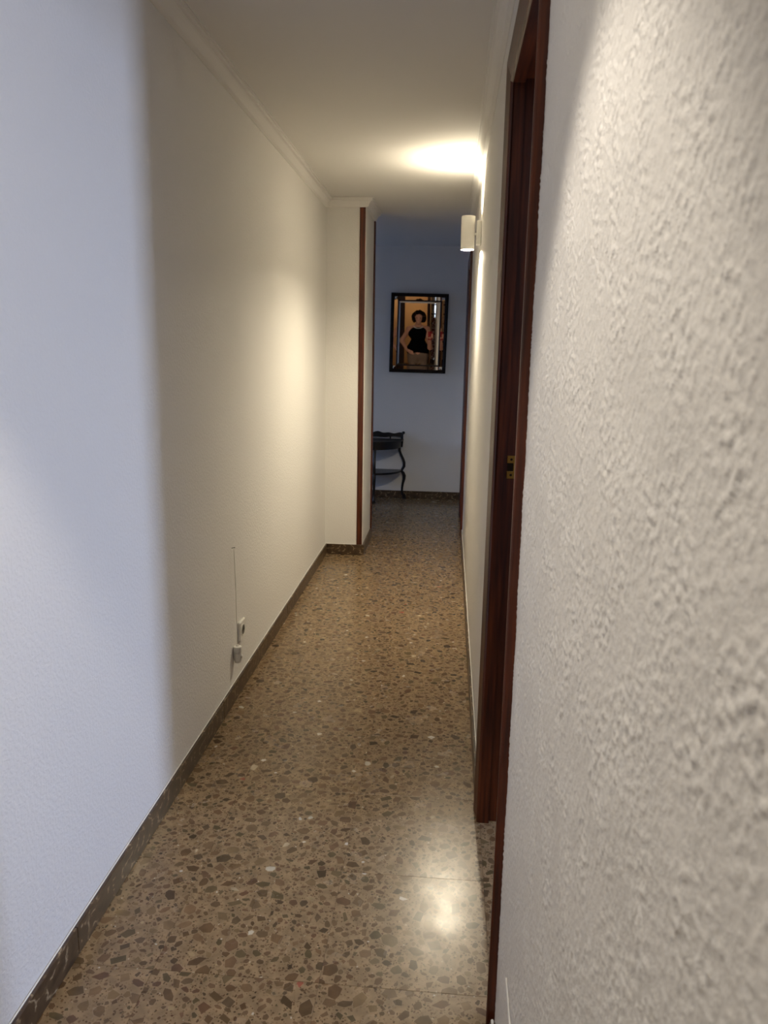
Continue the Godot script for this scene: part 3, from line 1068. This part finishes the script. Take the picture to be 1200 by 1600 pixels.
func cord_switch() -> void:
	var root := node("cord_switch")
	root.position = Vector3(XL, 0.61, -2.79)
	tag(root, "white pear-shaped light switch hanging on a thin cord from a nail beside the socket", "cord switch")
	var st := begin()
	tube(st, [Vector3(-0.004, 0, 0), Vector3(0.012, 0.003, 0)], [0.001, 0.001], 8)
	lathe(st, [Vector2(0.0001, 0.0), Vector2(0.002, 0.0), Vector2(0.002, 0.001), Vector2(0.0001, 0.0014)], Vector3(0.012, 0.003, 0), Vector3.RIGHT, 10)
	obj("nail", st, "black_iron", root)
	st = begin()
	for s in [-1.0, 1.0]:
		var pts := []
		var rad := []
		for k in 13:
			var t := k / 12.0
			var bow: float = sin(t * PI) * 0.0035 * s + sin(t * TAU * 1.5) * 0.0012 * s
			pts.append(Vector3(0.009 + 0.004 * t, -0.175 * t, bow))
			rad.append(0.0009)
		tube(st, pts, rad, 6)
	var low := []
	var lr := []
	for k in 10:
		var t := k / 9.0
		low.append(Vector3(0.013 + 0.003 * t, -0.175 - 0.215 * t, 0.0008 * sin(t * 6.0) + 0.006 * t))
		lr.append(0.0013)
	tube(st, low, lr, 6)
	obj("cord", st, "white_plastic", root)
	st = begin()
	lathe(st, [Vector2(0.0001, -0.386), Vector2(0.005, -0.386), Vector2(0.007, -0.390), Vector2(0.0150, -0.392), Vector2(0.0165, -0.396), Vector2(0.0165, -0.412), Vector2(0.0150, -0.418), Vector2(0.0155, -0.430), Vector2(0.0150, -0.446), Vector2(0.0110, -0.458), Vector2(0.0001, -0.463)], Vector3(0.0165, 0, 0.006), Vector3.UP, 24)
	obj("switch_body", st, "white_plastic", root)
	st = begin()
	lathe(st, [Vector2(0.006, 0.0), Vector2(0.006, 0.003), Vector2(0.004, 0.005), Vector2(0.0001, 0.005)], Vector3(0.0315, -0.432, 0.006), Vector3.RIGHT, 16)
	obj("push_button", st, "white_lacquer", root)

# ================================================================ people
# smooth union of tapered capsules, meshed as surface nets and added to st
func net(st: SurfaceTool, bones: Array, cell: float, blend: float) -> void:
	var lo := Vector3.ONE * INF
	var hi := -lo
	for b in bones:
		var r: float = maxf(b[2], b[3]) + blend + cell * 2
		for p in [b[0], b[1]]:
			lo = lo.min(p - Vector3.ONE * r)
			hi = hi.max(p + Vector3.ONE * r)
	var nx := int((hi.x - lo.x) / cell) + 2
	var ny := int((hi.y - lo.y) / cell) + 2
	var nz := int((hi.z - lo.z) / cell) + 2
	var f := PackedFloat32Array()
	f.resize(nx * ny * nz)
	f.fill(1.0)
	for b in bones:
		var a: Vector3 = b[0]
		var d: Vector3 = b[1] - b[0]
		var dd := maxf(d.length_squared(), 1e-9)
		var ra: float = b[2]
		var rb: float = b[3]
		var m := maxf(ra, rb) + blend * 1.5 + cell * 2
		var l := ((a.min(b[1]) - Vector3.ONE * m - lo) / cell).floor()
		var h := ((a.max(b[1]) + Vector3.ONE * m - lo) / cell).ceil()
		for k in range(maxi(0, int(l.z)), mini(nz, int(h.z) + 1)):
			for j in range(maxi(0, int(l.y)), mini(ny, int(h.y) + 1)):
				var row := (k * ny + j) * nx
				for i in range(maxi(0, int(l.x)), mini(nx, int(h.x) + 1)):
					var p := lo + Vector3(i, j, k) * cell - a
					var t := clampf(p.dot(d) / dd, 0.0, 1.0)
					var v := (p - d * t).length() - lerpf(ra, rb, t)
					var o := f[row + i]
					var e := maxf(blend - absf(o - v), 0.0)
					f[row + i] = minf(o, v) - e * e * 0.25 / blend
	var at := {}
	var grad := {}
	var off := [0, 1, nx, nx + 1, nx * ny, nx * ny + 1, nx * ny + nx, nx * ny + nx + 1]
	for k in nz - 1:
		for j in ny - 1:
			var row := (k * ny + j) * nx
			for i in nx - 1:
				var n := row + i
				var first := f[n] < 0.0
				var mixed := false
				for o in off:
					if (f[n + o] < 0.0) != first:
						mixed = true
						break
				if not mixed:
					continue
				var sum := Vector3.ZERO
				var count := 0
				for e in [[0, 1], [2, 3], [4, 5], [6, 7], [0, 2], [1, 3], [4, 6], [5, 7], [0, 4], [1, 5], [2, 6], [3, 7]]:
					var u := f[n + off[e[0]]]
					var w := f[n + off[e[1]]]
					if (u < 0.0) != (w < 0.0):
						var p0 := Vector3(e[0] & 1, (e[0] >> 1) & 1, e[0] >> 2)
						var p1 := Vector3(e[1] & 1, (e[1] >> 1) & 1, e[1] >> 2)
						sum += p0.lerp(p1, u / (u - w))
						count += 1
				at[n] = lo + (Vector3(i, j, k) + sum / count) * cell
				var g := Vector3.ZERO
				for c in 8:
					g += Vector3(1 if c & 1 else -1, 1 if c & 2 else -1, 1 if c & 4 else -1) * f[n + off[c]]
				grad[n] = g.normalized()
	var step := [1, nx, nx * ny]
	for n in at:
		for ax in 3:
			var u: int = step[(ax + 1) % 3]
			var w: int = step[(ax + 2) % 3]
			if (f[n] < 0.0) != (f[n + step[ax]] < 0.0) and at.has(n - u) and at.has(n - w) and at.has(n - u - w):
				smooth_quad(st, [at[n], grad[n]], [at[n - u], grad[n - u]], [at[n - u - w], grad[n - u - w]], [at[n - w], grad[n - w]])

func people() -> void:
	# the person who holds the phone, seen in the mirror
	var root := node("person")
	root.position = Vector3(-0.20, 0, 0.40)
	tag(root, "person with curly dark hair in a black sleeveless top holding a phone, hand on hip", "person")
	var V := func(x: float, y: float, z: float) -> Vector3: return Vector3(x, y, z)
	var torso := [
		[V.call(-0.08, 1.34, 0.01), V.call(0.08, 1.34, 0.01), 0.095, 0.095], [V.call(-0.05, 1.14, 0.0), V.call(0.05, 1.14, 0.0), 0.095, 0.095],
		[V.call(0, 1.36, 0.01), V.call(0, 0.98, 0.01), 0.10, 0.11], [V.call(-0.075, 0.95, 0.01), V.call(0.075, 0.95, 0.01), 0.11, 0.11],
		[V.call(-0.07, 1.28, -0.06), V.call(0.07, 1.28, -0.06), 0.06, 0.06]]
	var legs := []
	for s in [-1.0, 1.0]:
		legs += [[V.call(s * 0.09, 0.92, 0.01), V.call(s * 0.10, 0.50, 0.0), 0.088, 0.056], [V.call(s * 0.10, 0.50, 0.0), V.call(s * 0.105, 0.09, 0.03), 0.056, 0.038]]
	var feet := []
	for s in [-1.0, 1.0]:
		feet += [[V.call(s * 0.105, 0.09, 0.03), V.call(s * 0.105, 0.045, 0.04), 0.036, 0.036], [V.call(s * 0.105, 0.036, 0.05), V.call(s * 0.115, 0.028, -0.13), 0.034, 0.026]]
	var body: Array = torso + legs + feet + [
		[V.call(0, 1.40, 0.02), V.call(0, 1.52, -0.005), 0.062, 0.052],
		[V.call(-0.03, 1.44, 0.02), V.call(-0.165, 1.41, 0.02), 0.05, 0.052], [V.call(0.03, 1.44, 0.02), V.call(0.165, 1.41, 0.02), 0.05, 0.052],
		[V.call(-0.17, 1.40, 0.02), V.call(-0.305, 1.20, 0.09), 0.050, 0.040], [V.call(-0.305, 1.20, 0.09), V.call(-0.205, 1.045, -0.03), 0.040, 0.028],
		[V.call(0.17, 1.40, 0.02), V.call(0.225, 1.09, -0.15), 0.050, 0.041], [V.call(0.225, 1.09, -0.15), V.call(0.212, 1.235, -0.325), 0.042, 0.028]]
	var st := begin()
	net(st, body, 0.013, 0.04)
	# head with a face
	net(st, [
		[V.call(0, 1.625, 0.015), V.call(0, 1.615, -0.020), 0.080, 0.075], [V.call(0, 1.585, -0.020), V.call(0, 1.530, -0.055), 0.066, 0.036],
		[V.call(0, 1.608, -0.090), V.call(0, 1.577, -0.112), 0.010, 0.014], [V.call(-0.02, 1.547, -0.080), V.call(0.02, 1.547, -0.080), 0.012, 0.012],
		[V.call(-0.076, 1.615, 0.005), V.call(-0.080, 1.580, 0.0), 0.014, 0.010], [V.call(0.076, 1.615, 0.005), V.call(0.080, 1.580, 0.0), 0.014, 0.010],
		[V.call(0, 1.47, 0.0), V.call(0, 1.545, 0.0), 0.050, 0.050]], 0.006, 0.016)
	# the hand on the hip, fingers spread forwards over it
	var hip := [[V.call(-0.205, 1.045, -0.03), V.call(-0.165, 1.015, -0.085), 0.027, 0.030]]
	for k in 4:
		var y := 1.035 - 0.017 * k
		hip += [[V.call(-0.160, y, -0.095), V.call(-0.125 + 0.004 * k, y - 0.014, -0.122), 0.0095, 0.009], [V.call(-0.125 + 0.004 * k, y - 0.014, -0.122), V.call(-0.095 + 0.006 * k, y - 0.024, -0.128), 0.009, 0.0075]]
	hip += [[V.call(-0.190, 1.045, -0.055), V.call(-0.195, 1.055, -0.010), 0.012, 0.010], [V.call(-0.195, 1.055, -0.010), V.call(-0.170, 1.050, 0.040), 0.010, 0.008]]
	net(st, hip, 0.0045, 0.008)
	# the hand round the phone: palm behind it, four fingers over one edge, thumb over the other
	var grip := [[V.call(0.212, 1.235, -0.325), V.call(0.214, 1.275, -0.348), 0.027, 0.030], [V.call(0.205, 1.275, -0.348), V.call(0.228, 1.285, -0.350), 0.026, 0.024]]
	for k in 4:
		var y := 1.268 + 0.020 * k
		grip += [[V.call(0.236, y - 0.008, -0.350), V.call(0.262, y, -0.372), 0.0095, 0.009], [V.call(0.262, y, -0.372), V.call(0.258, y + 0.004, -0.398), 0.009, 0.0085], [V.call(0.258, y + 0.004, -0.398), V.call(0.236, y + 0.006, -0.405), 0.0085, 0.0075]]
	grip += [[V.call(0.200, 1.258, -0.345), V.call(0.168, 1.272, -0.366), 0.013, 0.011], [V.call(0.168, 1.272, -0.366), V.call(0.163, 1.300, -0.388), 0.011, 0.009]]
	net(st, grip, 0.0045, 0.008)
	obj("body", st, "skin", root)
	# clothes
	st = begin()
	var top := []
	for k in [0, 1, 4]:
		var b: Array = torso[k]
		top.append([b[0], b[1], b[2] + 0.012, b[3] + 0.012])
	top += [[V.call(-0.06, 1.40, 0.02), V.call(-0.10, 1.425, 0.02), 0.05, 0.045], [V.call(0.06, 1.40, 0.02), V.call(0.10, 1.425, 0.02), 0.05, 0.045]]
	top += [[V.call(0, 1.36, 0.01), V.call(0, 1.08, 0.01), 0.112, 0.12], [V.call(-0.09, 1.04, 0.01), V.call(0.09, 1.04, 0.01), 0.125, 0.125]]
	net(st, top, 0.014, 0.03)
	obj("sleeveless_top", st, "black_cloth", root)
	st = begin()
	var tr := []
	for b in legs:
		tr.append([b[0], b[1], b[2] + 0.012, b[3] + 0.016])
	tr += [[V.call(-0.075, 0.95, 0.01), V.call(0.075, 0.95, 0.01), 0.119, 0.119]]
	net(st, tr, 0.016, 0.03)
	obj("trousers", st, "grey_cloth", root)
	st = begin()
	var strap := []
	var sr := []
	for k in 17:
		var t := PI * k / 16.0
		strap.append(V.call(cos(t) * 0.085, 1.475 - 0.05 * sin(t), 0.01 - 0.085 * sin(t)))
		sr.append(0.009)
	tube(st, strap, sr, 8)
	obj("collar", st, "white_cloth", root)
	for s in [-1.0, 1.0]:
		st = begin()
		lathe(st, [Vector2(0.0001, -0.010), Vector2(0.007, -0.007), Vector2(0.010, 0.0), Vector2(0.007, 0.007), Vector2(0.0001, 0.010)], V.call(s * 0.031, 1.613, -0.082), Vector3.UP, 12)
		obj("eye", st, "black_glass", root)
	# curly hair: locks crowded round the head, the face left free
	st = begin()
	var hr := RandomNumberGenerator.new()
	hr.seed = 5
	for k in 190:
		var y := 1.0 - 2.0 * (k + 0.5) / 190.0
		var a := k * 2.39996
		var dir := Vector3(sqrt(1 - y * y) * cos(a), y, sqrt(1 - y * y) * sin(a))
		if y < -0.62 or (dir.z < -0.30 and absf(dir.x) < 0.62 and y < 0.62):
			continue
		var c := Vector3(0, 1.615, 0.015) + dir * Vector3(0.112, 0.105, 0.105) + Vector3(hr.randf(), hr.randf(), hr.randf()) * 0.012
		var r := hr.randf_range(0.022, 0.032)
		lathe(st, [Vector2(0.0001, -r), Vector2(r * 0.72, -r * 0.7), Vector2(r, 0.0), Vector2(r * 0.72, r * 0.7), Vector2(0.0001, r)], c, dir, 8)
	obj("hair", st, "dark_hair", root)
	# the phone: the camera's own place is at its lens
	var ph := node("phone")
	ph.position = Vector3(0, EYE, 0)
	ph.rotation = Vector3(-0.2040, 0.0804, 0.0178)
	tag(ph, "phone in a red case held up by the person with curly hair", "phone")
	box("case", Vector3(-0.028, -0.125, 0.0125), Vector3(0.050, 0.030, 0.0215), "red_case", ph, 0.003)
	box("screen", Vector3(-0.025, -0.122, 0.0216), Vector3(0.047, 0.027, 0.0222), "black_glass", ph)
	st = begin()
	lathe(st, [Vector2(0.0065, 0.0), Vector2(0.0065, 0.002), Vector2(0.0001, 0.002)], Vector3(0.020, 0.012, 0.0125), Vector3.FORWARD, 16)
	obj("lens", st, "black_glass", ph)
